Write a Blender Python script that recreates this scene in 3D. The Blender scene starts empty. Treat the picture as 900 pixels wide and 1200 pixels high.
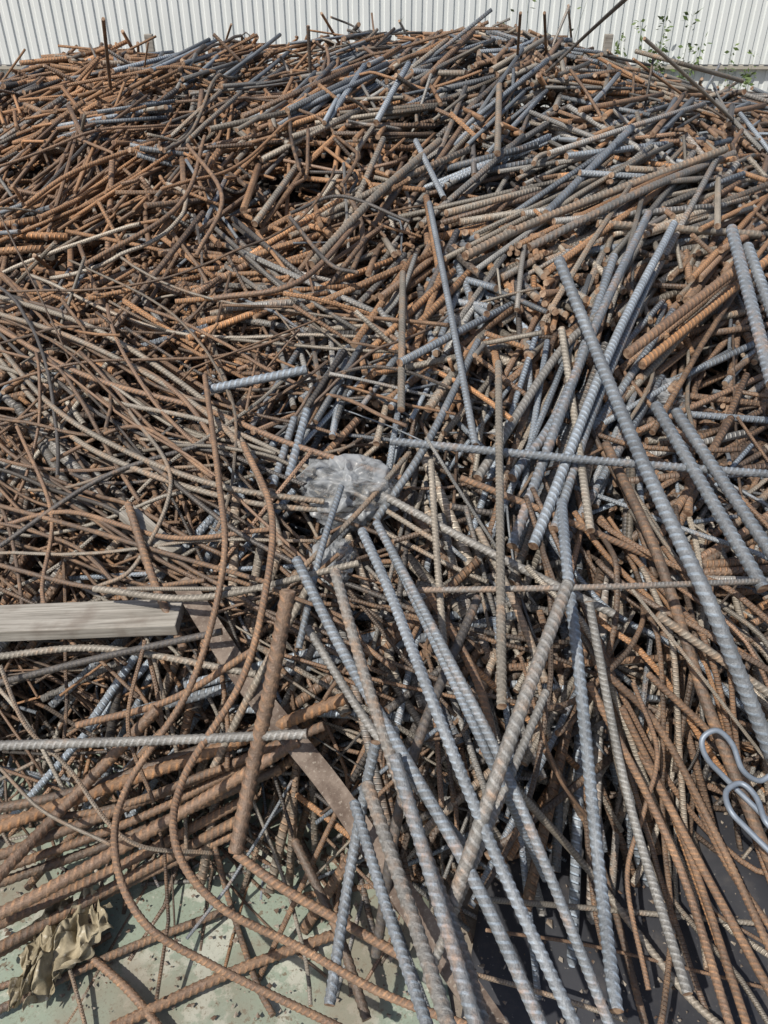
import bpy, math, numpy as np, bmesh
from mathutils import Vector
from mathutils import noise as mn
rng=np.random.default_rng(11)
S=bpy.context.scene
# ---------------- camera
CAMZ=2.0; PITCH=math.radians(35); F=943.0
cam=bpy.data.cameras.new("camera"); camo=bpy.data.objects.new("camera",cam); S.collection.objects.link(camo)
camo.location=(0,0,CAMZ); camo.rotation_euler=(math.radians(90)-PITCH,0,0)
cam.lens=36*F/1200; cam.sensor_width=36; cam.clip_end=500; cam.clip_start=0.02
S.camera=camo
S.view_settings.view_transform='Standard'; S.view_settings.look='None'; S.view_settings.exposure=0
# ---------------- light
el=math.radians(55); az=math.radians(-135)
sd=Vector((math.sin(az)*math.cos(el),math.cos(az)*math.cos(el),math.sin(el)))
W=bpy.data.worlds.new("World"); S.world=W; W.use_nodes=True
nt=W.node_tree; sky=nt.nodes.new('ShaderNodeTexSky'); sky.sky_type='NISHITA'; sky.sun_disc=False
sky.sun_elevation=el; sky.sun_rotation=az; sky.dust_density=2.2
bg=nt.nodes['Background']; bg.inputs[1].default_value=0.11; nt.links.new(sky.outputs[0],bg.inputs[0])
sl=bpy.data.lights.new("sun",'SUN'); sl.energy=4.9; sl.angle=math.radians(0.55); sl.color=(1,0.95,0.88)
so=bpy.data.objects.new("sun",sl); S.collection.objects.link(so); so.rotation_euler=sd.to_track_quat('Z','Y').to_euler()
so.location=(0,0,8)
# ---------------- pile height
PY=[0,0.8,1.22,1.67,1.93,2.25,2.64,3.13,3.8,4.7,5.4,6.1,6.7,7.5,8.2]
PZ=[0.30,.33,.40,.55,.65,.76,.88,1.02,1.20,1.40,1.49,1.53,1.4,0.8,0.3]
def sstep(a,b,x):
    t=np.clip((x-a)/(b-a),0,1); return t*t*(3-2*t)
def H(x,y):
    x=np.asarray(x,float); y=np.asarray(y,float)
    z=np.interp(y,PY,PZ)
    toe=1.22-0.42*np.exp(-((x-0.17)/0.22)**2)
    z=z*sstep(toe-0.12,toe+0.30,y)
    z=z-0.045*x*x-0.012*np.clip(x,0,9)**2
    z=z*(1-sstep(2.9,4.6,np.abs(x)))
    a=sstep(1.2,2.2,y)
    z=z+a*(0.035*np.sin(2.3*x+1.1*y)+0.03*np.sin(3.9*x-2.7*y+1)+0.022*np.sin(7.1*x+5.3*y+2)+0.02*np.sin(-5*x+9*y))
    return np.maximum(z,0.0)
def pits(x,y):
    return (np.sin(5.1*x+2.2*y+.6)*np.sin(4.3*y-3.1*x+2)+.6*np.sin(11*x-3*y)*np.sin(9*y+4*x+1)+.35*np.sin(19*x+7*y)*np.sin(17*y-9*x))
# ---------------- materials helpers
def mat(name):
    m=bpy.data.materials.new(name); m.use_nodes=True
    return m,m.node_tree,m.node_tree.nodes['Principled BSDF']
def N(nt,t,**k):
    n=nt.nodes.new(t)
    for a,b in k.items(): setattr(n,a,b)
    return n
def math_(nt,op,a,b=None,c=None,clamp=False):
    n=nt.nodes.new('ShaderNodeMath'); n.operation=op; n.use_clamp=clamp
    for i,v in enumerate((a,b,c)):
        if v is None: continue
        if hasattr(v,'links'): nt.links.new(v,n.inputs[i])
        else: n.inputs[i].default_value=v
    return n.outputs[0]
def mixc(nt,f,a,b,mode='MIX'):
    n=nt.nodes.new('ShaderNodeMix'); n.data_type='RGBA'; n.blend_type=mode
    for i,v in ((0,f),(6,a),(7,b)):
        if isinstance(v,(int,float)): n.inputs[i].default_value=v
        elif isinstance(v,tuple): n.inputs[i].default_value=v+(1,) if len(v)==3 else v
        else: nt.links.new(v,n.inputs[i])
    return n.outputs[2]
def noise(nt,scale,detail=4,rough=.55,vec=None):
    n=nt.nodes.new('ShaderNodeTexNoise'); n.inputs['Scale'].default_value=scale
    n.inputs['Detail'].default_value=detail; n.inputs['Roughness'].default_value=rough
    if vec is None:
        g=nt.nodes.new('ShaderNodeTexCoord'); vec=g.outputs['Object']
    nt.links.new(vec,n.inputs['Vector']); return n.outputs[0]
def ramp(nt,f,a,b):
    n=nt.nodes.new('ShaderNodeMapRange'); n.interpolation_type='SMOOTHSTEP'
    nt.links.new(f,n.inputs[0]); n.inputs[1].default_value=a; n.inputs[2].default_value=b
    return n.outputs[0]
def bump(nt,bs,h,strength,dist):
    b=nt.nodes.new('ShaderNodeBump'); b.inputs['Strength'].default_value=strength; b.inputs['Distance'].default_value=dist
    nt.links.new(h,b.inputs['Height']); nt.links.new(b.outputs[0],bs.inputs['Normal'])
def rebar_mat(name,dobump):
    m,nt,bs=mat(name)
    at=N(nt,'ShaderNodeAttribute',attribute_name='col')
    uv=N(nt,'ShaderNodeUVMap'); sx=N(nt,'ShaderNodeSeparateXYZ'); nt.links.new(uv.outputs[0],sx.inputs[0])
    ph=math_(nt,'MULTIPLY_ADD',sx.outputs[0],1.0 if dobump else 2.0,sx.outputs[1])
    cs=math_(nt,'COSINE',math_(nt,'MULTIPLY',ph,2*math.pi))
    pulse=ramp(nt,cs,0.15,0.9)
    sn=math_(nt,'ABSOLUTE',math_(nt,'SINE',math_(nt,'MULTIPLY',sx.outputs[0],2*math.pi)))
    rib=math_(nt,'MULTIPLY',pulse,ramp(nt,sn,0.1,0.6))
    n1=noise(nt,9,5,.65); n2=noise(nt,190,3,.65); n3=noise(nt,38,4,.6)
    c=at.outputs['Color']
    k=math_(nt,'ADD',math_(nt,'MULTIPLY',n1,0.7),math_(nt,'MULTIPLY',n3,0.5))
    rf=ramp(nt,math_(nt,'ADD',k,math_(nt,'MULTIPLY',at.outputs['Alpha'],0.45)),0.735,0.95)
    rust=mixc(nt,ramp(nt,n3,.3,.7),(0.12,0.062,0.034),(0.36,0.205,0.105))
    c=mixc(nt,math_(nt,'MULTIPLY',rf,0.62),c,rust)
    val=math_(nt,'SUBTRACT',1.0,rib)
    c=mixc(nt,math_(nt,'MULTIPLY',val,0.36),c,(0.175,0.150,0.120))
    v=math_(nt,'ADD',math_(nt,'MULTIPLY_ADD',n2,1.1,0.30),math_(nt,'MULTIPLY',rib,0.40 if dobump else .30))
    v=math_(nt,'MULTIPLY',v,math_(nt,'MULTIPLY_ADD',n1,1.3,0.34))
    cc=N(nt,'ShaderNodeCombineXYZ')
    for i in range(3): nt.links.new(v,cc.inputs[i])
    c=mixc(nt,1.0,c,cc.outputs[0],'MULTIPLY')
    nt.links.new(c,bs.inputs['Base Color'])
    bs.inputs['Metallic'].default_value=0.12
    nt.links.new(math_(nt,'MULTIPLY_ADD',rf,0.25,0.50),bs.inputs['Roughness'])
    if dobump: bump(nt,bs,math_(nt,'ADD',rib,math_(nt,'MULTIPLY',n2,0.35)),1.0,0.0035)
    else: bump(nt,bs,n2,0.9,0.003)
    return m
M_MASS=rebar_mat("rusty_rebar_steel",True)
M_HERO=rebar_mat("ribbed_rebar_steel",False)
M_CUT,nt,bs=mat("cut_bar_end")
nn=noise(nt,60,3); nt.links.new(mixc(nt,ramp(nt,nn,.35,.65),(0.13,0.07,0.04),(0.36,0.25,0.165)),bs.inputs['Base Color']); bs.inputs['Roughness'].default_value=.75
# ---------------- mesh building
class Acc:
    def __init__(s): s.V=[];s.C=[];s.L=[];s.T=[];s.UV=[];s.MI=[];s.SM=[];s.nv=0
    def tubes(s,P,R,n,col,vs,radmod=None):
        B,m,_=P.shape
        T=np.empty_like(P); T[:,1:-1]=P[:,2:]-P[:,:-2]; T[:,0]=P[:,1]-P[:,0]; T[:,-1]=P[:,-1]-P[:,-2]
        T/=np.linalg.norm(T,axis=2,keepdims=True)+1e-12
        ref=np.where(np.abs(T[:,0,2:3])<0.8,np.array([[0,0,1.]]),np.array([[1.,0,0]]))
        U=np.empty_like(P); u=np.cross(T[:,0],ref); u/=np.linalg.norm(u,axis=1,keepdims=True)
        a=rng.uniform(0,2*np.pi,(B,1)); u=u*np.cos(a)+np.cross(T[:,0],u)*np.sin(a); U[:,0]=u
        for i in range(1,m):
            u=u-T[:,i]*np.sum(u*T[:,i],axis=1,keepdims=True); u/=np.linalg.norm(u,axis=1,keepdims=True)+1e-12; U[:,i]=u
        Wv=np.cross(T,U)
        th=np.arange(n)*2*np.pi/n
        sg=np.linalg.norm(P[:,1:]-P[:,:-1],axis=2); sl=np.concatenate([np.zeros((B,1)),np.cumsum(sg,axis=1)],axis=1)
        vv=sl/vs[:,None]
        rad=np.ones((B,m,n))*R[:,None,None]
        if radmod is not None: rad=rad*radmod(vv[:,:,None],th[None,None,:])
        V=P[:,:,None,:]+rad[...,None]*(np.cos(th)[None,None,:,None]*U[:,:,None,:]+np.sin(th)[None,None,:,None]*Wv[:,:,None,:])
        s.V.append(V.reshape(-1,3)); s.C.append(np.repeat(col,m*n,axis=0))
        base=s.nv+np.arange(B)[:,None,None]*m*n
        i=np.arange(m-1)[None,:,None]; k=np.arange(n)[None,None,:]; k2=(k+1)%n
        q=np.stack([base+i*n+k,base+i*n+k2,base+(i+1)*n+k2,base+(i+1)*n+k],axis=-1)
        s.L.append(q.reshape(-1)); nq=B*(m-1)*n; s.T.append(np.full(nq,4)); s.MI.append(np.zeros(nq,int)); s.SM.append(np.ones(nq,bool))
        uu0=np.broadcast_to(k/n,(B,m-1,n)); uu1=np.broadcast_to((k+1)/n,(B,m-1,n))
        v0=np.broadcast_to(vv[:,:-1,None],(B,m-1,n)); v1=np.broadcast_to(vv[:,1:,None],(B,m-1,n))
        uv=np.stack([np.stack([uu0,v0],-1),np.stack([uu1,v0],-1),np.stack([uu1,v1],-1),np.stack([uu0,v1],-1)],axis=3)
        s.UV.append(uv.reshape(-1,2))
        kk=np.arange(n)[None,:]; b2=s.nv+np.arange(B)[:,None]*m*n
        c0=b2+kk[:,::-1]; c1=b2+(m-1)*n+kk
        for c in (c0,c1):
            s.L.append(c.reshape(-1)); s.T.append(np.full(B,n)); s.MI.append(np.ones(B,int)); s.SM.append(np.zeros(B,bool)); s.UV.append(np.zeros((B*n,2)))
        s.nv+=B*m*n
    def build(s,name,mats):
        V=np.concatenate(s.V);L=np.concatenate(s.L);T=np.concatenate(s.T);C=np.concatenate(s.C)
        me=bpy.data.meshes.new(name); me.vertices.add(len(V)); me.vertices.foreach_set('co',V.astype(np.float32).ravel())
        me.loops.add(len(L)); me.loops.foreach_set('vertex_index',L.astype(np.int32))
        me.polygons.add(len(T)); st=np.concatenate([[0],np.cumsum(T)[:-1]]); me.polygons.foreach_set('loop_start',st.astype(np.int32))
        me.polygons.foreach_set('material_index',np.concatenate(s.MI).astype(np.int32))
        me.polygons.foreach_set('use_smooth',np.concatenate(s.SM))
        uvl=me.uv_layers.new(name='UVMap'); uvl.data.foreach_set('uv',np.concatenate(s.UV).astype(np.float32).ravel())
        at=me.attributes.new('col','FLOAT_COLOR','POINT'); at.data.foreach_set('color',C.astype(np.float32).ravel())
        me.update(calc_edges=True)
        for m_ in mats: me.materials.append(m_)
        o=bpy.data.objects.new(name,me); S.collection.objects.link(o); return o
PAL={'G':(.205,.240,.275,.16),'T':(.29,.258,.210,.35),'N':(.245,.240,.225,.26),'B':(.225,.135,.085,.6),'O':(.47,.235,.10,.75),'D':(.105,.070,.050,.45),'K':(.06,.056,.055,.2)}
def colof(keys,var=.36,hue=.03):
    c=np.array([PAL[k] for k in keys]); j=np.exp(np.clip(rng.normal(0,var,(len(keys),1)),-1.2,.6)); c=c.copy()
    c[:,:3]*=j*(1+rng.uniform(-hue,hue,(len(keys),1))*np.array([[1,0,-1]])); c[:,3]+=rng.uniform(-.2,.25,len(keys)); return c
# ---------------- scattered mass
acc=Acc()
KEYS=np.array(list('GTBODKN'))
def weights(x,y):
    n=len(x); w=np.zeros((n,7)); left=1-sstep(-.45,.45,x); back=sstep(2.2,3.0,y)
    w[:,0]=.18+.60*(1-left)+.3*(1-back)*left
    w[:,1]=.55+.6*(1-left)
    w[:,2]=.35+.8*left+.3*back
    w[:,3]=.15+2.5*left*back+.55*back*(1-left)
    w[:,4]=.55+.5*(1-back)
    w[:,5]=.35
    w[:,6]=.25+.5*(1-left)
    return w
def pick(w):
    w=w/w.sum(1,keepdims=True); cw=np.cumsum(w,1); r=rng.random((len(w),1)); return KEYS[(r>cw).sum(1).clip(0,6)]
def emit(x,y,keys,azm,L,R,kind,off,tilt,nearlift=None):
    n=len(x); m={'S':3,'C':9,'L':11,'Z':15}[kind]
    hd=np.zeros((n,m-1))
    if kind=='S': hd[:,1]=rng.normal(0,.025,n)
    if kind=='C': hd=np.cumsum(rng.normal(0,1,(n,1))*.07+rng.normal(0,.06,(n,m-1)),axis=1)
    if kind=='L':
        bend=rng.choice([-1,1],n)*rng.uniform(.6,2.2,n); p=rng.integers(1,6,n)
        for q in range(3): hd+= (np.arange(m-1)[None,:]>=(p+q)[:,None])*(bend/3)[:,None]
    if kind=='Z':
        for t in range(3):
            bend=rng.choice([-1,1],n)*rng.uniform(.5,1.7,n); p=rng.integers(1,11,n)
            for q in range(2): hd+=(np.arange(m-1)[None,:]>=(p+q)[:,None])*(bend/2)[:,None]
    seg=np.ones((n,m-1))
    if kind=='L':
        for q in range(2): seg[np.arange(m-1)[None,:]==(p+q)[:,None]]=.25
    seg=seg/seg.sum(1,keepdims=True)*L[:,None]
    lx=np.concatenate([np.zeros((n,1)),np.cumsum(seg*np.cos(hd),1)],1); ly=np.concatenate([np.zeros((n,1)),np.cumsum(seg*np.sin(hd),1)],1)
    lx-=lx.mean(1,keepdims=True); ly-=ly.mean(1,keepdims=True)
    roll=rng.uniform(-1.2,1.2,n)
    ca,sa=np.cos(azm)[:,None],np.sin(azm)[:,None]; lyh=ly*np.cos(roll)[:,None]
    X=x[:,None]+lx*ca-lyh*sa; Y=y[:,None]+lx*sa+lyh*ca
    h=H(X,Y); t=np.linspace(0,1,m)[None,:]
    ze=h[:,:1]*(1-t)+h[:,-1:]*t; lift=np.clip((h-ze).max(1),0,.12)[:,None]
    tt=rng.normal(0,1,n)*tilt*L
    if nearlift is not None: tt=tt-nearlift*np.sign(np.sin(azm))
    Z=ze+lift*.6+off[:,None]+tt[:,None]*(t-.5)+ly*np.sin(roll)[:,None]*.6
    Z=np.maximum(Z,.02)
    acc.tubes(np.stack([X,Y,Z],-1),R,8 if kind=='S' else 6,colof(keys),R*1.3)
def scatter(n,kind,xr,yr):
    x=rng.uniform(*xr,n); y=rng.uniform(*yr,n)
    off=-.46+.48*rng.beta(1.3,1.0,n)
    pt=pits(x,y)+rng.normal(0,.10,n)
    keep=(np.abs(x)<(0.75+0.5*y)*1.15)&(H(x,y)>.12)&~((pt>.20)&(off>-.30))
    x=x[keep];y=y[keep];off=off[keep];n=len(x)
    keys=pick(weights(x,y)); back=y>2.4
    azm=np.where(rng.random(n)<.55,rng.normal(75,38,n),rng.uniform(0,180,n)); azm=np.where(back,azm,rng.uniform(0,180,n))
    L=rng.uniform(.20,.68,n); R=rng.choice([.006,.008,.009,.010,.012,.014],n,p=[.15,.2,.2,.2,.15,.1])
    R=np.where(back,R*1.12,R*.82)
    if kind=='C': L*=1.4; R*=.75
    if kind in 'LZ': R=np.minimum(R*.75,.0085)
    d=(x<.05)&(y<2.75)
    R=np.where(d,R*.72,R); L=np.where(d,L*1.35,L); azm=np.where(d&(rng.random(n)<.5),rng.normal(-32,20,n),azm)
    emit(x,y,keys,np.radians(azm),L,R,kind,off,np.where(back,.24,.10))
def bundle(cx,cy,k,a,key,L,r,spread=.11,aj=7,off=(-.07,.03),mix=.25,nl=None):
    ca,sa=math.cos(math.radians(a)),math.sin(math.radians(a))
    lat=rng.normal(0,spread,k); lon=rng.normal(0,.12*L,k)
    x=cx+lon*ca-lat*sa; y=cy+lon*sa+lat*ca
    keys=np.where(rng.random(k)<mix,pick(weights(x,y)),key)
    emit(x,y,keys,np.radians(rng.normal(a,aj,k)),L*rng.uniform(.7,1.2,k),np.full(k,r)*rng.choice([.85,1,1.1],k),'S',rng.uniform(*off,k),.05,None if nl is None else np.full(k,nl))
def bundles(nc,xr,yr):
    for c in range(nc):
        cx,cy=rng.uniform(*xr),rng.uniform(*yr)
        if abs(cx)>(0.75+.5*cy)*1.1 or H(cx,cy)<.2 or pits(cx,cy)>.22: continue
        k=rng.integers(4,13); a=rng.normal(64,34); key=pick(weights(np.array([cx]),np.array([cy])))[0]
        bundle(cx,cy,k,a,key,rng.uniform(.3,.9),rng.choice([.008,.010,.012,.014]),aj=11)
def draped(n,x0,y0,az0,L0,r0,keys,off=(.02,.12),curl=.10):
    """long limp rods lying over the pile, following its surface"""
    m=26
    for i in range(n):
        L=rng.uniform(*L0); hd=math.radians(rng.normal(*az0)); x,y=rng.uniform(*x0),rng.uniform(*y0); k=rng.normal(0,curl)
        X=[];Y=[]
        for j in range(m):
            X.append(x);Y.append(y); hd+=k*.35+rng.normal(0,.035); x+=math.cos(hd)*L/m; y+=math.sin(hd)*L/m
        X=np.array(X);Y=np.array(Y); h=H(X,Y)
        for _ in range(4): h=np.maximum(h,np.convolve(np.pad(h,2,mode='edge'),np.ones(5)/5,'valid'))
        Z=np.maximum(h+np.interp(np.linspace(0,1,m),np.linspace(0,1,4),rng.uniform(off[0],off[1],4)),.02)
        r=rng.uniform(*r0); acc.tubes(np.stack([X,Y,Z],-1)[None],np.array([r]),8,colof([rng.choice(list(keys))]),np.array([r*1.3]))
scatter(5200,'S',(-4,4),(1.1,7.0))
scatter(900,'C',(-4,4),(1.1,7.0))
scatter(1400,'L',(-4,4),(1.3,7.0))
scatter(650,'Z',(-4,1.0),(1.8,6.5))
scatter(1200,'S',(-1.6,1.6),(1.15,2.7)); scatter(800,'C',(-1.6,1.6),(1.15,2.9)); scatter(380,'L',(-1.6,1.6),(1.2,2.9)); scatter(450,'L',(-2.2,.2),(2.4,4.2))
bundles(440,(-3.6,3.6),(2.3,6.6)); bundles(55,(-1.4,1.6),(1.4,2.4))
draped(48,(-1.9,-.8),(2.0,3.0),(-33,12),(.9,1.9),(.0045,.007),'TBDBKD')
draped(20,(-1.6,-.6),(1.5,2.2),(-12,16),(.7,1.4),(.0045,.0065),'TBD')
draped(20,(.35,.8),(1.5,1.9),(-62,12),(.7,1.2),(.005,.0085),'BTODB',off=(.05,.2))
draped(14,(.2,1.2),(1.8,2.6),(-70,25),(.6,1.1),(.006,.009),'BTDG')
draped(16,(-2.4,.6),(2.9,5.6),(20,50),(.7,1.5),(.006,.009),'OBTOBD',off=(.0,.10))
for g in [(-1.05,5.2,18,80,'G',.8,.013),(-.75,4.9,12,74,'N',.7,.013),(-.30,4.6,24,62,'G',.8,.014),(-.05,4.9,20,57,'N',.7,.013),(.15,5.1,12,64,'G',.6,.012),(-.5,4.2,14,66,'T',.6,.012),
          (.95,5.0,12,60,'T',.7,.013),(1.3,4.6,14,58,'G',.8,.013),(1.0,4.1,12,120,'N',.7,.012),
          (.75,3.5,22,38,'T',1.1,.013),(1.1,3.4,26,42,'N',1.2,.014),(1.4,3.6,22,48,'T',1.1,.013),(1.3,3.9,16,35,'G',1.1,.013),(1.75,3.5,18,50,'B',1.0,.013),(.9,3.2,12,60,'N',1.0,.013),(.4,4.0,12,70,'N',.8,.013),(.6,4.5,14,50,'G',.7,.013),
          (.75,2.5,16,62,'G',.9,.013),(.6,2.2,14,66,'G',.8,.012),(.95,2.3,10,58,'B',.9,.013),(1.1,2.7,12,40,'B',.9,.013),(.2,2.9,12,75,'N',.7,.012),(.35,2.6,14,66,'G',.7,.012),
          (-.1,2.35,10,72,'G',.45,.010),(-.22,2.3,8,68,'G',.4,.010),(.3,2.3,10,78,'T',.6,.010)]:
    bundle(*g[:2],g[2],g[3],g[4],g[5],g[6],spread=.16,aj=11,off=(-.05,.07),mix=.25)
for i in range(24):
    cx,cy=rng.normal(.62,.28),rng.uniform(2.55,3.35)
    bundle(cx,cy,rng.integers(3,8),rng.normal(84,12),rng.choice(['T','B','G','O']),.38,.012,spread=.07,aj=12,off=(-.04,.04),nl=.12)
for i in range(24):
    cx,cy=rng.uniform(-1.9,1.6),rng.uniform(3.2,5.6)
    bundle(cx,cy,rng.integers(3,7),rng.normal(80,22),rng.choice(['T','B','G','O']),.35,.011,spread=.09,aj=16,off=(-.03,.04),nl=.12)
pile=acc.build("rebar_scrap_pile",[M_MASS,M_CUT])
# ---------------- core mound under the bars, gap shade put into its near-black colour
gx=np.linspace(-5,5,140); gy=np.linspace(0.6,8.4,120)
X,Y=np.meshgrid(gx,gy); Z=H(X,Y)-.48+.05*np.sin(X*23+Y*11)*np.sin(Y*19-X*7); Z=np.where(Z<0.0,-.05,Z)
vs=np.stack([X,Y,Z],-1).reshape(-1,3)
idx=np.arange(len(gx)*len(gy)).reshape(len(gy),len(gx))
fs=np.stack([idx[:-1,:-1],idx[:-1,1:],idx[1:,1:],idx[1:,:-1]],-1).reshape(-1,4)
me=bpy.data.meshes.new("dark_gap_mound"); me.from_pydata(vs.tolist(),[],fs.tolist()); 
core=bpy.data.objects.new("dark_gap_mound",me); S.collection.objects.link(core)
m,nt,bs=mat("dark_gap_fill"); nn=noise(nt,40,6); nt.links.new(mixc(nt,nn,(.008,.007,.006),(.035,.025,.018)),bs.inputs['Base Color']); bs.inputs['Roughness'].default_value=.95  # near-black base colour stands in for shade between the bars
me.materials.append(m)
# ---------------- surveyed bars: direction + height above the pile surface -> world position
cp,sp=math.cos(PITCH),math.sin(PITCH)
def P(u,v,h):
    a=(u-450)/F; b=-(v-600)/F
    d=np.array([a,cp+b*sp,-sp+b*cp])
    t=np.linspace(.4,14,6000); x=d[0]*t;y=d[1]*t;z=CAMZ+d[2]*t
    hit=np.nonzero(z<=H(x,y)+h)[0]
    i=hit[0] if len(hit) else -1
    return np.array([x[i],y[i],z[i]]),t[i]
def catmull(p,per=12):
    p=np.asarray(p)
    if len(p)==2: return p
    q=np.vstack([2*p[0]-p[1],p,2*p[-1]-p[-2]]); out=[]
    for i in range(1,len(q)-2):
        for t in np.linspace(0,1,per,endpoint=False):
            out.append(.5*((2*q[i])+(-q[i-1]+q[i+1])*t+(2*q[i-1]-5*q[i]+4*q[i+1]-q[i+2])*t*t+(-q[i-1]+3*q[i]-3*q[i+1]+q[i+2])*t**3))
    out.append(p[-1]); return np.array(out)
def resamp(p,step):
    s=np.concatenate([[0],np.cumsum(np.linalg.norm(np.diff(p,axis=0),axis=1))]); k=max(2,int(s[-1]/step)+1)
    t=np.linspace(0,s[-1],k); return np.stack([np.interp(t,s,p[:,i]) for i in range(3)],-1)
def ribmod(v,th):
    c=np.cos(2*np.pi*(v+2*th/(2*np.pi))); pulse=np.clip((c-.15)/.75,0,1); pulse=pulse*pulse*(3-2*pulse)
    mk=np.clip((np.abs(np.sin(th))-.1)/.5,0,1)
    lg=np.clip((np.abs(np.cos(th))-.90)/.08,0,1)
    return .92+.115*pulse*mk+.085*lg
def bar(name,key,r,pts):
    a=Acc(); p=catmull(pts)
    if r>.0058:
        pitch=r*1.32; p=resamp(p,pitch/6); a.tubes(p[None],np.array([r]),16,colof([key],.14,.02),np.array([pitch]),ribmod)
        return a.build(name,[M_HERO,M_CUT])
    p=resamp(p,.012); a.tubes(p[None],np.array([r]),10,colof([key],.2,.02),np.array([r*1.2]))
    return a.build(name,[M_MASS,M_CUT])
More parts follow.
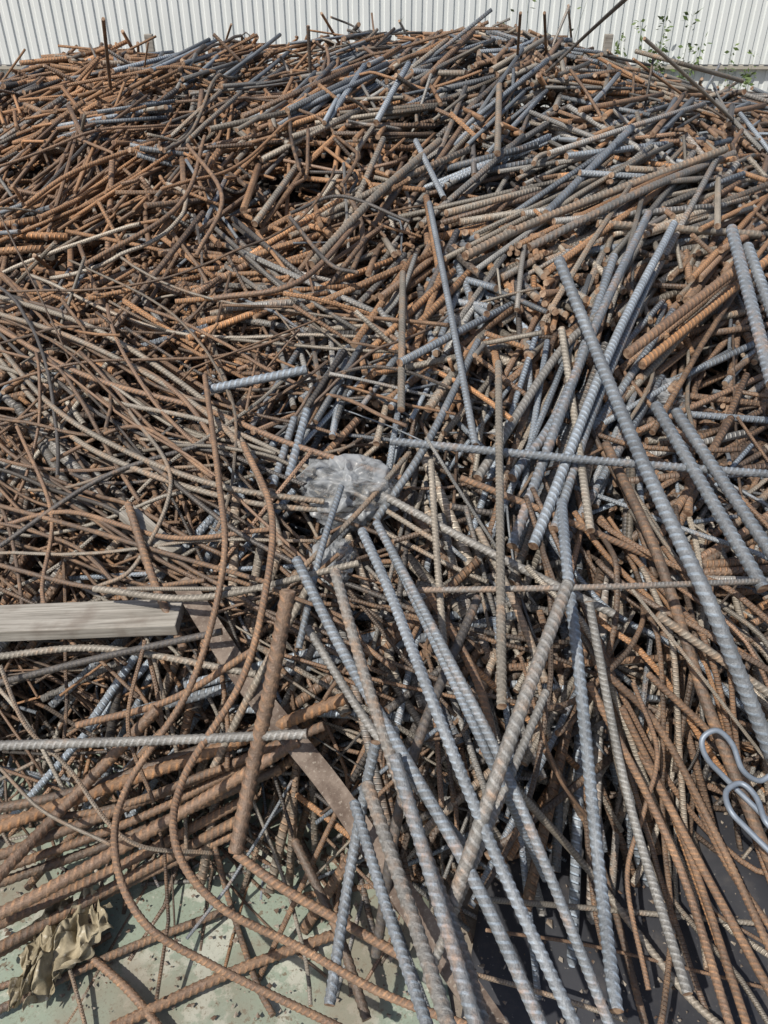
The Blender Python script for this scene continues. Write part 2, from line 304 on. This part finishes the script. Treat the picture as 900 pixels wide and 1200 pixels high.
HB=[
('G',19,[(655,305,.22),(702,420,.24),(748,530,.27),(790,620,.30),(835,715,.33),(905,885,.38)]),
('G',18,[(768,475,.20),(895,690,.24)]),('G',17,[(792,482,.20),(915,665,.26)]),
('G',17,[(857,268,.28),(905,450,.28)]),('G',15,[(876,288,.25),(915,395,.27)]),
('G',12,[(457,517,.14),(700,540,.20),(920,557,.20)]),
('N',9,[(478,692,.22),(700,688,.30),(920,680,.24)]),
('N',20,[(666,683,.42),(600,860,.46),(530,1060,.46)]),
('G',17,[(658,588,.20),(664,660,.28),(680,800,.36),(700,1000,.38),(722,1185,.36)]),
('T',12,[(584,425,.18),(586,620,.28),(588,828,.38)]),
('G',9,[(503,238,.14),(525,350,.16),(557,522,.14)]),
('G',8,[(487,165,.12),(520,232,.10)]),
('N',13,[(690,705,.3),(735,930,.38),(806,1165,.34)]),
('T',11,[(560,620,.1),(600,700,.15),(640,800,.1)]),
('G',17,[(347,655,.26),(400,760,.36),(470,880,.42),(560,1040,.46),(640,1215,.46)]),
('N',18,[(392,668,.36),(430,800,.43),(480,950,.48),(540,1110,.5),(570,1215,.5)]),
('G',16,[(424,622,.3),(455,690,.36),(510,830,.44),(580,1000,.48),(680,1215,.48)]),
('G',14,[(441,612,.24),(520,760,.34),(600,920,.38),(720,1215,.36)]),
('G',21,[(462,885,.52),(500,1010,.55),(562,1215,.55)]),
('N',21,[(430,918,.55),(475,1050,.57),(530,1215,.57)]),
('G',17,[(415,940,.50),(455,1070,.50),(505,1215,.50)]),
('G',16,[(440,870,.40),(412,1010,.36),(386,1178,.30)]),
('B',22,[(338,692,.45),(318,800,.46),(296,900,.42),(276,1000,.34)]),
('N',14,[(-15,874,.42),(180,868,.42),(360,860,.42)]),
('O',18,[(405,818,.14),(250,880,.18),(120,925,.22),(-15,975,.26)]),
('B',15,[(380,850,.12),(200,925,.2),(-15,1008,.24)]),
('B',18,[(350,868,.22),(200,960,.26),(60,1040,.24),(-15,1078,.22)]),
('D',14,[(330,900,.12),(150,980,.16),(-15,1040,.18)]),
('B',15,[(300,930,.10),(150,1010,.14),(-15,1090,.16)]),
('B',13,[(320,880,.14),(160,960,.18),(-15,1025,.22)]),
('D',15,[(290,955,.10),(150,1030,.12),(-15,1118,.12)]),
('B',13,[(280,975,.08),(120,1050,.09),(-15,1125,.10)]),
('D',14,[(360,835,.1),(200,890,.14),(80,930,.16),(-15,950,.18)]),
('B',17,[(185,830,.22),(90,930,.26),(-10,1035,.28)]),
('D',11,[(260,900,.22),(120,950,.24),(-15,960,.24)]),
('D',12,[(262,1068,.05),(130,1120,.05),(-15,1190,.05)]),
('B',15,[(400,1092,.06),(270,1140,.06),(130,1205,.06)]),
('B',12,[(95,1112,.06),(150,1160,.06),(195,1215,.06)]),
('D',14,[(345,985,.2),(395,1090,.16),(430,1195,.12)]),
('B',14,[(276,1000,.34),(330,1040,.3),(400,1080,.26),(470,1120,.2)]),
('D',9,[(250,985,.1),(270,1060,.04),(300,1150,.04),(320,1190,.04)]),
('B',9,[(130,1095,.03),(70,1130,.03),(-10,1160,.03)]),
('B',11,[(700,780,.22),(770,850,.26),(840,980,.26),(920,1150,.22)]),
('B',11,[(728,828,.2),(800,980,.24),(880,1215,.2)]),
('B',12,[(690,800,.24),(790,1000,.28),(860,1215,.24)]),
('B',12,[(750,880,.2),(830,1030,.22),(915,1185,.18)]),
('D',15,[(710,520,.14),(770,650,.2),(830,830,.26),(915,1040,.26)]),
('B',10,[(760,790,.2),(850,880,.24),(920,1000,.22)]),
('O',10,[(780,930,.14),(840,1100,.14),(880,1215,.12)]),
('B',10,[(800,900,.16),(850,1010,.16),(920,1110,.14)]),
('D',10,[(640,880,.1),(700,1000,.12),(760,1215,.1)]),
('T',11,[(600,920,.2),(690,1020,.2),(800,1160,.1),(860,1215,.1)]),
('T',8,[(560,1053,.12),(700,1065,.14),(885,1082,.12)]),
('T',7,[(520,1132,.2),(640,1165,.2),(735,1196,.2)]),
('B',7,[(742,800,.3),(770,880,.32),(755,950,.3),(735,1030,.22),(760,1160,.16)]),
('T',12,[(770,720,.2),(900,812,.24),(940,840,.24)]),
('N',13,[(640,810,.28),(560,1000,.34),(500,1150,.34)]),
('G',12,[(460,650,.2),(560,860,.3),(640,1030,.26)]),
('N',13,[(360,735,.26),(440,860,.3),(560,1010,.34)]),
('K',14,[(560,700,.16),(480,900,.24),(440,1120,.2)]),
('B',12,[(500,690,.12),(560,800,.18),(590,930,.16)]),
('T',10,[(505,540,.14),(512,650,.18),(520,755,.2)]),
('T',10,[(472,320,.12),(470,480,.14)]),
('T',11,[(658,385,.14),(675,500,.18),(692,622,.18)]),
('B',10,[(540,560,.1),(640,600,.12),(780,660,.12)]),
('N',12,[(430,570,.12),(560,640,.16),(720,720,.18)]),
('T',11,[(360,690,.2),(300,800,.2),(250,900,.2)]),
('G',13,[(247,456,.14),(360,433,.12)]),
('B',14,[(735,415,.16),(870,310,.16)]),('O',13,[(752,428,.12),(905,300,.14)]),
('G',13,[(760,250,.14),(690,400,.16),(600,640,.12)]),('G',13,[(790,262,.12),(720,400,.16),(625,640,.14)]),
('G',13,[(720,300,.12),(660,470,.14),(600,560,.1)]),('G',12,[(765,320,.12),(700,470,.16),(650,620,.14)]),
('N',12,[(700,370,.1),(650,420,.12),(560,560,.1)]),
('G',11,[(560,400,.1),(500,520,.12),(440,610,.1)]),
('G',11,[(345,490,.08),(320,570,.1)]),('G',12,[(360,480,.1),(338,560,.1)]),
('T',9,[(585,100,.1),(583,180,.08)]),
('T',12,[(545,300,.1),(640,255,.1),(850,175,.1)]),
('N',11,[(620,290,.08),(750,225,.1),(860,180,.08)]),('G',11,[(640,250,.08),(740,150,.1)]),
('T',11,[(700,262,.08),(890,275,.1)]),
('B',8,[(420,260,.1),(350,330,.1),(250,350,.1)]),
('K',6,[(340,255,.12),(385,308,.12),(420,320,.12)]),
('T',11,[(515,165,.08),(440,230,.1),(365,310,.08)]),
('B',12,[(150,590,.14),(180,680,.14),(215,760,.1)]),
('G',10,[(400,570,.2),(375,650,.2),(350,760,.2)]),
('T',10,[(110,690,.2),(240,700,.2),(420,660,.2)]),
('B',10,[(300,760,.16),(200,820,.2),(90,850,.2)]),
('K',10,[(0,800,.2),(120,770,.2),(260,740,.2)]),
('T',10,[(-10,770,.2),(120,760,.16),(300,790,.16)]),
('D',5,[(121,22,.45),(130,108,.02)]),('D',5,[(361,30,.28),(364,92,.02)]),
('K',5,[(735,-3,.8),(690,38,.35),(640,85,.05)]),('T',5,[(755,45,.5),(800,85,.3),(858,140,.05)]),
('D',4,[(610,15,.45),(606,70,.05)]),('D',4,[(638,15,.4),(640,60,.05)]),
('B',5,[(250,40,.18),(290,80,.05)]),('T',6,[(745,60,.2),(800,75,.2),(870,95,.1)]),
]
WB=[
('B',10,[(240,440,.16),(256,560,.2),(262,660,.24),(225,800,.34),(150,920,.42),(135,1000,.42),(168,1080,.38),(250,1132,.32),(400,1205,.26)]),
('B',11,[(285,520,.16),(318,600,.22),(310,700,.28),(282,800,.36),(216,910,.46),(206,990,.46),(255,1060,.40),(350,1110,.34),(450,1165,.3),(570,1210,.3)]),
('T',8,[(-10,365,.06),(90,398,.08),(200,455,.1),(280,520,.1),(318,600,.12),(330,640,.1)]),
('T',8,[(-10,395,.08),(60,475,.1),(150,530,.12),(260,570,.14),(380,588,.14)]),
('T',8,[(-10,410,.05),(70,500,.06),(160,550,.1),(300,590,.1),(450,600,.08)]),
('B',8,[(-10,380,.06),(100,440,.08),(240,480,.1),(340,520,.1),(470,560,.1)]),
('B',7,[(60,390,.06),(180,440,.08),(240,500,.1),(258,560,.1)]),
('T',8,[(-10,345,.06),(110,385,.08),(240,470,.1),(300,540,.12)]),
('T',7,[(0,430,.06),(130,470,.08),(260,500,.1),(420,580,.1),(520,640,.1)]),
('D',7,[(-10,590,.1),(100,620,.12),(200,650,.12),(340,690,.1)]),
('B',7,[(-10,620,.1),(80,600,.12),(200,630,.12),(320,620,.12)]),
('D',7,[(-10,660,.12),(120,690,.12),(240,680,.12)]),
('T',6,[(150,480,.1),(200,560,.12),(160,660,.12),(110,690,.1)]),
('B',6,[(20,500,.1),(60,600,.12),(50,700,.12),(90,760,.1)]),
('B',6,[(60,540,.1),(160,500,.12),(250,560,.12)]),
('K',7,[(0,640,.1),(120,560,.12),(240,520,.1)]),
('T',8,[(330,690,.16),(420,600,.16),(480,530,.1)]),
('B',6,[(320,690,.2),(420,740,.26),(380,820,.3)]),
('T',6,[(0,780,.3),(30,850,.36),(80,900,.36),(150,985,.3),(250,1000,.2)]),
('T',5,[(0,900,.34),(50,950,.36),(130,990,.34)]),
('T',6,[(150,690,.2),(330,690,.2)]),
('B',6,[(170,750,.2),(150,850,.3),(180,940,.3)]),
('K',5,[(340,250,.1),(400,230,.12),(480,260,.1)]),
('B',6,[(220,170,.08),(260,230,.1),(230,300,.1)]),
('B',6,[(100,310,.1),(210,240,.1),(240,160,.08)]),
('O',6,[(30,240,.1),(90,200,.12),(200,160,.1)]),
('B',5,[(610,770,.3),(650,900,.3),(690,960,.26)]),
('T',5,[(740,690,.3),(820,790,.34),(905,900,.3)]),
('B',5,[(820,1060,.1),(870,1090,.14),(905,1110,.1)]),
('B',5,[(570,1090,.16),(700,1110,.14),(905,1160,.1)]),
]
for name,lst in (("steel_rebar",HB),("bent_steel_rod",WB)):
    for key,w,pts in lst:
        q=[];ds=[]
        for u,v,h in pts:
            p,t=P(u,v,h); q.append(p); ds.append(t)
        bar(name,key,w*.84/2*float(np.mean(ds))/F,q)
# ---------------- smooth bent hooks on the right
M_HOOK,nt,bs=mat("smooth_drawn_steel"); nn=noise(nt,60,4); nt.links.new(mixc(nt,nn,(.14,.175,.215),(.28,.315,.36)),bs.inputs['Base Color']); bs.inputs['Roughness'].default_value=.5; bs.inputs['Metallic'].default_value=.3
for du,dv in ((0,0),(28,62)):
    pts=[(945,1015,.30),(900,962,.36),(850,912,.40),(828,888,.42),(823,866,.42),(840,856,.42),(858,872,.42),(870,902,.42),(890,915,.40),(912,905,.4),(940,915,.38)]
    q=catmull([P(u+du,v+dv,h)[0] for u,v,h in pts],10); a=Acc(); a.tubes(resamp(q,.006)[None],np.array([.0065]),14,colof(['G'],.05),np.array([.02]))
    a.build("looped_wire_hook",[M_HOOK,M_CUT])
# ---------------- generic mesh helper
def obj(name,vs,fs,m,smooth=False):
    me=bpy.data.meshes.new(name); me.from_pydata([tuple(map(float,v)) for v in vs],[],fs); me.materials.append(m)
    if smooth: me.polygons.foreach_set('use_smooth',[True]*len(me.polygons))
    o=bpy.data.objects.new(name,me); S.collection.objects.link(o); return o
def box(name,c,s,m,rot=(0,0,0),bev=.004,parent=None):
    x,y,z=[a/2 for a in s]
    vs=[(-x,-y,-z),(x,-y,-z),(x,y,-z),(-x,y,-z),(-x,-y,z),(x,-y,z),(x,y,z),(-x,y,z)]
    fs=[(0,3,2,1),(4,5,6,7),(0,1,5,4),(1,2,6,5),(2,3,7,6),(3,0,4,7)]
    o=obj(name,vs,fs,m); o.location=c; o.rotation_euler=rot
    if bev:
        b=o.modifiers.new('b','BEVEL'); b.width=bev; b.segments=2
    if parent: o.parent=parent
    return o
m,nt,bs=mat("dusty_yard_ground"); n1=noise(nt,3,8,.7); n2=noise(nt,60,4)
nt.links.new(mixc(nt,n1,(.13,.105,.08),mixc(nt,n2,(.22,.19,.15),(.34,.30,.25))),bs.inputs['Base Color']); bs.inputs['Roughness'].default_value=.95
bump(nt,bs,n2,.6,.01)
obj("ground",[(-150,-150,0),(150,-150,0),(150,150,0),(-150,150,0)],[(0,1,2,3)],m)
def sheet(name,c,sx,sy,rz,m,amp=.004,tilt=(0,0),nx=40,ny=40,seed=0):
    vs=[]
    for j in range(ny+1):
        for i in range(nx+1):
            x=(i/nx-.5)*sx; y=(j/ny-.5)*sy
            e=.004*math.sin(i*1.7+seed)*(j in(0,ny))
            vs.append((x,y+e,amp*(math.sin(x*9+seed)*math.cos(y*7+1)+.5*math.sin(x*21+y*17))+x*tilt[0]+y*tilt[1]))
    fs=[(j*(nx+1)+i,j*(nx+1)+i+1,(j+1)*(nx+1)+i+1,(j+1)*(nx+1)+i) for j in range(ny) for i in range(nx)]
    o=obj(name,vs,fs,m,True); o.location=c; o.rotation_euler=(0,0,rz)
    sm=o.modifiers.new('s','SOLIDIFY'); sm.thickness=.003
    return o
m,nt,bs=mat("peeling_green_paint"); n1=noise(nt,7,8,.7); n2=noise(nt,40,6,.7); n3=noise(nt,2.5,4); n4=noise(nt,150,4,.7)
c=mixc(nt,n2,(.18,.22,.17),(.26,.305,.24))
c=mixc(nt,ramp(nt,n1,.52,.58),c,mixc(nt,n2,(.31,.325,.27),(.43,.43,.36)))
c=mixc(nt,ramp(nt,n2,.58,.64),c,(.14,.12,.08))
c=mixc(nt,math_(nt,'MULTIPLY',ramp(nt,n3,.48,.66),.75),c,mixc(nt,n4,(.13,.11,.08),(.26,.22,.16)))
c=mixc(nt,math_(nt,'MULTIPLY',ramp(nt,n4,.53,.68),.55),c,(.12,.10,.07))
nt.links.new(c,bs.inputs['Base Color']); bs.inputs['Roughness'].default_value=.7; bump(nt,bs,n1,.4,.004)
sheet("painted_steel_sheet",(-.62,1.0,.02),1.5,1.25,.12,m,seed=1)
m,nt,bs=mat("black_sheet"); n1=noise(nt,5,6,.7); n2=noise(nt,90,4)
c=mixc(nt,n1,(.012,.014,.018),(.05,.05,.055)); c=mixc(nt,math_(nt,'MULTIPLY',ramp(nt,n1,.5,.75),.5),c,(.14,.12,.10)); c=mixc(nt,math_(nt,'MULTIPLY',ramp(nt,n2,.64,.72),.5),c,(.25,.23,.2))
nt.links.new(c,bs.inputs['Base Color']); bs.inputs['Roughness'].default_value=.5
sheet("black_plastic_sheet",(.66,1.02,.045),.85,1.1,-.25,m,amp=.008,seed=3,tilt=(.02,.05))
r=np.random.default_rng(5); vs=[];fs=[]
for i in range(1700):
    x=r.uniform(-1.25,1.15); y=r.uniform(.5,1.45); s=r.uniform(.0012,.006)*(1 if r.random()<.93 else 2); k=len(vs)
    zz=.032 if x<.15 else .058+.02*(x-.66)+.05*(y-1.02)
    o6=np.array([[1,0,0],[-1,0,0],[0,1,0],[0,-1,0],[0,0,1],[0,0,-1]])*s*np.array([1,1,.4])+r.normal(0,.35,(6,3))*s*np.array([1,1,.3])
    for p in o6: vs.append((x+p[0],y+p[1],zz+p[2]))
    for f in((0,2,4),(2,1,4),(1,3,4),(3,0,4),(2,0,5),(1,2,5),(3,1,5),(0,3,5)): fs.append(tuple(k+a for a in f))
m,nt,bs=mat("rust_grit"); nn=noise(nt,25,3); nt.links.new(mixc(nt,ramp(nt,nn,.35,.65),(.09,.055,.035),(.30,.26,.21)),bs.inputs['Base Color']); bs.inputs['Roughness'].default_value=.9
obj("rust_flakes_and_grit",vs,fs,m)
m,nt,bs=mat("weathered_wood"); g=N(nt,'ShaderNodeTexCoord'); mp=N(nt,'ShaderNodeMapping'); nt.links.new(g.outputs['Object'],mp.inputs[0]); mp.inputs['Scale'].default_value=(2,45,45)
n1=noise(nt,2.2,6,.65,mp.outputs[0]); n2=noise(nt,12,4)
c=mixc(nt,ramp(nt,n1,.3,.7),(.16,.145,.12),(.37,.345,.30)); c=mixc(nt,math_(nt,'MULTIPLY',ramp(nt,n2,.5,.75),.6),c,(.15,.12,.095))
nt.links.new(c,bs.inputs['Base Color']); bs.inputs['Roughness'].default_value=.85; bump(nt,bs,n1,.7,.003)
MW=m
def between(name,p,q,w,th,m,lift=0,bev=.003):
    p=Vector(p);q=Vector(q); d=q-p; o=box(name,(p+q)/2+Vector((0,0,lift)),(d.length,w,th),m,bev=bev)
    o.rotation_euler=d.to_track_quat('X','Z').to_euler(); return o
between("wooden_plank",P(-120,735,.14)[0],P(212,722,.10)[0],.105,.035,MW)
between("wood_offcut",P(148,600,.1)[0],P(205,650,.08)[0],.05,.03,MW)
m,nt,bs=mat("rusted_flat_steel"); n1=noise(nt,14,7,.7); n2=noise(nt,120,4)
c=mixc(nt,ramp(nt,n1,.35,.65),(.09,.062,.045),(.21,.165,.13)); c=mixc(nt,ramp(nt,n2,.55,.75),c,(.30,.26,.21)); nt.links.new(c,bs.inputs['Base Color']); bs.inputs['Roughness'].default_value=.75; bump(nt,bs,n2,.4,.002)
pp=catmull([P(u,v,h)[0] for u,v,h in [(212,680,.10),(290,800,.16),(390,925,.22),(480,1060,.24),(590,1220,.2)]],10)
vs=[];fs=[]
for i,p in enumerate(pp):
    t=pp[min(i+1,len(pp)-1)]-pp[max(i-1,0)]; sdv=np.cross(t,[.15,-.5,.85]); sdv/=np.linalg.norm(sdv); up=np.cross(sdv,t); up/=np.linalg.norm(up)
    for a,b in((-1,-1),(1,-1),(1,1),(-1,1)): vs.append(p+sdv*a*.028+up*b*.004)
    if i:
        for k in range(4): fs.append(((i-1)*4+k,(i-1)*4+(k+1)%4,i*4+(k+1)%4,i*4+k))
fs+= [(0,3,2,1),tuple(range(len(vs)-4,len(vs)))]
obj("flat_steel_strip",vs,fs,m)
# crumpled plastic film
def crumple(name,c,s,m,seed):
    bm=bmesh.new(); bmesh.ops.create_icosphere(bm,subdivisions=6,radius=1)
    for v in bm.verts:
        q=v.co*1.0+Vector((seed*3.1,seed,0))
        q2=q+Vector((mn.noise(q*2),mn.noise(q*2+Vector((9,0,0))),mn.noise(q*2+Vector((0,9,0)))))*.5
        f1=mn.voronoi(q2*1.9)[0]; f2=mn.voronoi(q2*4.6+Vector((5,1,2)))[0]
        d=.42*(f1[0])+.20*f2[0]+.34*mn.noise(q*.9)
        v.co=v.co*(.60+d); v.co=Vector((v.co.x*s[0],v.co.y*s[1],v.co.z*s[2]))
    me=bpy.data.meshes.new(name); bm.to_mesh(me); bm.free(); me.materials.append(m)
    me.polygons.foreach_set('use_smooth',[True]*len(me.polygons))
    o=bpy.data.objects.new(name,me); S.collection.objects.link(o); o.location=c; return o
m,nt,bs=mat("clear_plastic_film"); bs.inputs['Base Color'].default_value=(.47,.49,.50,1); bs.inputs['Roughness'].default_value=.32
tr=N(nt,'ShaderNodeBsdfTransparent'); tl=N(nt,'ShaderNodeBsdfTranslucent'); tl.inputs[0].default_value=(.5,.52,.53,1)
mx=N(nt,'ShaderNodeMixShader'); mx2=N(nt,'ShaderNodeMixShader'); mx.inputs[0].default_value=.35
nt.links.new(bs.outputs[0],mx.inputs[1]); nt.links.new(tl.outputs[0],mx.inputs[2])
nn=noise(nt,15,4); mr_=math_(nt,'MULTIPLY_ADD',ramp(nt,nn,.42,.62),.55,.22)
nt.links.new(mr_,mx2.inputs[0]); nt.links.new(mx.outputs[0],mx2.inputs[1]); nt.links.new(tr.outputs[0],mx2.inputs[2])
nt.links.new(mx2.outputs[0],nt.nodes['Material Output'].inputs[0])
for b in [(P(412,576,.06)[0],(.14,.12,.10),1),(P(390,655,.06)[0],(.06,.10,.05),2),(P(782,468,.03)[0],(.085,.06,.06),3)]: crumple("plastic_bag",b[0],b[1],m,b[2])
# rag
m,nt,bs=mat("muddy_cloth"); n1=noise(nt,16,6,.7); n2=noise(nt,70,4)
c=mixc(nt,ramp(nt,n1,.3,.7),(.17,.14,.085),(.36,.31,.21)); c=mixc(nt,ramp(nt,n2,.58,.68),c,(.46,.42,.33)); nt.links.new(c,bs.inputs['Base Color']); bs.inputs['Roughness'].default_value=.9; bump(nt,bs,n2,.5,.004)
vs=[];nx=80;ny=80
c0=P(64,1112,.09)[0]
for j in range(ny+1):
    for i in range(nx+1):
        a=i/nx*2-1;b=j/ny*2-1
        wd=.62+.3*math.sin(b*2.6+.6)+.10*math.sin(b*11+a*2)+.05*math.sin(b*27); x=a*.10*wd+.035*b; y=b*.12
        z=-.01+.03*(1-a*a)+.007*math.sin(a*9+b*14)+.008*math.sin(a*4-b*19)+.05*mn.noise(Vector((a*2.6,b*2.6,3)))+.018*abs(mn.noise(Vector((a*7,b*7,1))))
        vs.append((c0[0]+x,c0[1]+y+.02*math.sin(a*6)+.008*math.sin(a*23),c0[2]+z*.9))
fs=[(j*(nx+1)+i,j*(nx+1)+i+1,(j+1)*(nx+1)+i+1,(j+1)*(nx+1)+i) for j in range(ny) for i in range(nx)]
obj("crumpled_work_rag",vs,fs,m,True)
# ---------------- fence
m,nt,bs=mat("white_coated_steel"); g=N(nt,'ShaderNodeTexCoord'); mp=N(nt,'ShaderNodeMapping'); nt.links.new(g.outputs['Object'],mp.inputs[0]); mp.inputs['Scale'].default_value=(6,1,.5)
n1=noise(nt,1.5,6,.6,mp.outputs[0]); n2=noise(nt,.8,3)
c=mixc(nt,n1,(.62,.65,.63),(.76,.78,.76)); c=mixc(nt,math_(nt,'MULTIPLY',ramp(nt,n2,.5,.7),.25),c,(.48,.50,.48))
nt.links.new(c,bs.inputs['Base Color']); bs.inputs['Roughness'].default_value=.4
def corr(name,x0,x1,y,z0,z1,pitch=.095,dep=.013):
    n=int((x1-x0)/pitch)
    prof=[(0,0),(.30,0),(.40,1),(.86,1),(.96,0)]
    pts=[(x0+(i+a)*pitch,y-dep*b) for i in range(n) for a,b in prof]
    vs=[(x,yy,z) for z in (z0,z1) for x,yy in pts]; k=len(pts)
    return obj(name,vs,[(i,i+1,k+i+1,k+i) for i in range(k-1)],m)
fr=bpy.data.objects.new("corrugated_metal_fence",None); S.collection.objects.link(fr)
a=corr("upper_sheet",-12,12,8.5,1.12,2.6); a.parent=fr
a=corr("lower_sheet",-12.03,12,8.56,.1,1.10); a.parent=fr
mr,nt2,bs2=mat("weathered_rail"); bs2.inputs['Base Color'].default_value=(.40,.37,.31,1); bs2.inputs['Roughness'].default_value=.8
box("rail",(0,8.52,1.095),(24,.05,.035),mr,parent=fr)
for i in range(9): box("post_%d"%i,(-12+i*3,8.64,1.3),(.08,.08,2.6),mr,parent=fr)
for x,z in((-2.02,1.40),(1.93,1.40)): box("wooden_stake",(x,8.0,z/2),(.07,.05,z),MW,bev=.004)
m,nt,bs=mat("weed_leaves"); nn=noise(nt,9,3); nt.links.new(mixc(nt,nn,(.05,.10,.025),(.13,.17,.05)),bs.inputs['Base Color']); bs.inputs['Roughness'].default_value=.6
def weed(x,y,h,nl,seed):
    r=np.random.default_rng(seed); vs=[];fs=[]
    for s in range(5):
        a=r.uniform(-.25,.25);b=r.uniform(-.15,.15); hh=h*r.uniform(.7,1); ph=r.uniform(0,6)
        def st(t): return np.array([x+a*t*hh+.03*math.sin(t*5+ph),y+b*t*hh,t*hh])
        for i in range(14):
            p,q=st(i/14),st((i+1)/14); k=len(vs); w=.006*(1-i/16)
            for pt in(p,q):
                for e in((1,0),(-.5,.87),(-.5,-.87)): vs.append(pt+np.array([e[0]*w,e[1]*w,0]))
            for j in range(3): fs.append((k+j,k+(j+1)%3,k+3+(j+1)%3,k+3+j))
        for i in range(nl):
            p=st(r.uniform(.3,1)); d=r.normal(0,1,3); d[2]*=.5; d/=np.linalg.norm(d); L=r.uniform(.03,.07); sdd=np.cross(d,r.normal(0,1,3)); sdd/=np.linalg.norm(sdd)
            k=len(vs); p=p+d*r.uniform(0,.05); vs+= [p,p+d*L*.5+sdd*L*.22,p+d*L,p+d*L*.5-sdd*L*.22]; fs.append((k,k+1,k+2,k+3))
    obj("weed_plant",vs,fs,m)
for (x,h,nl,s) in((2.49,1.65,80,1),(2.6,1.4,130,2),(2.34,1.5,40,3),(1.41,1.7,12,4),(-.19,1.6,8,5),(3.19,1.35,90,6)):
    weed(x,8.2,h,nl,s)
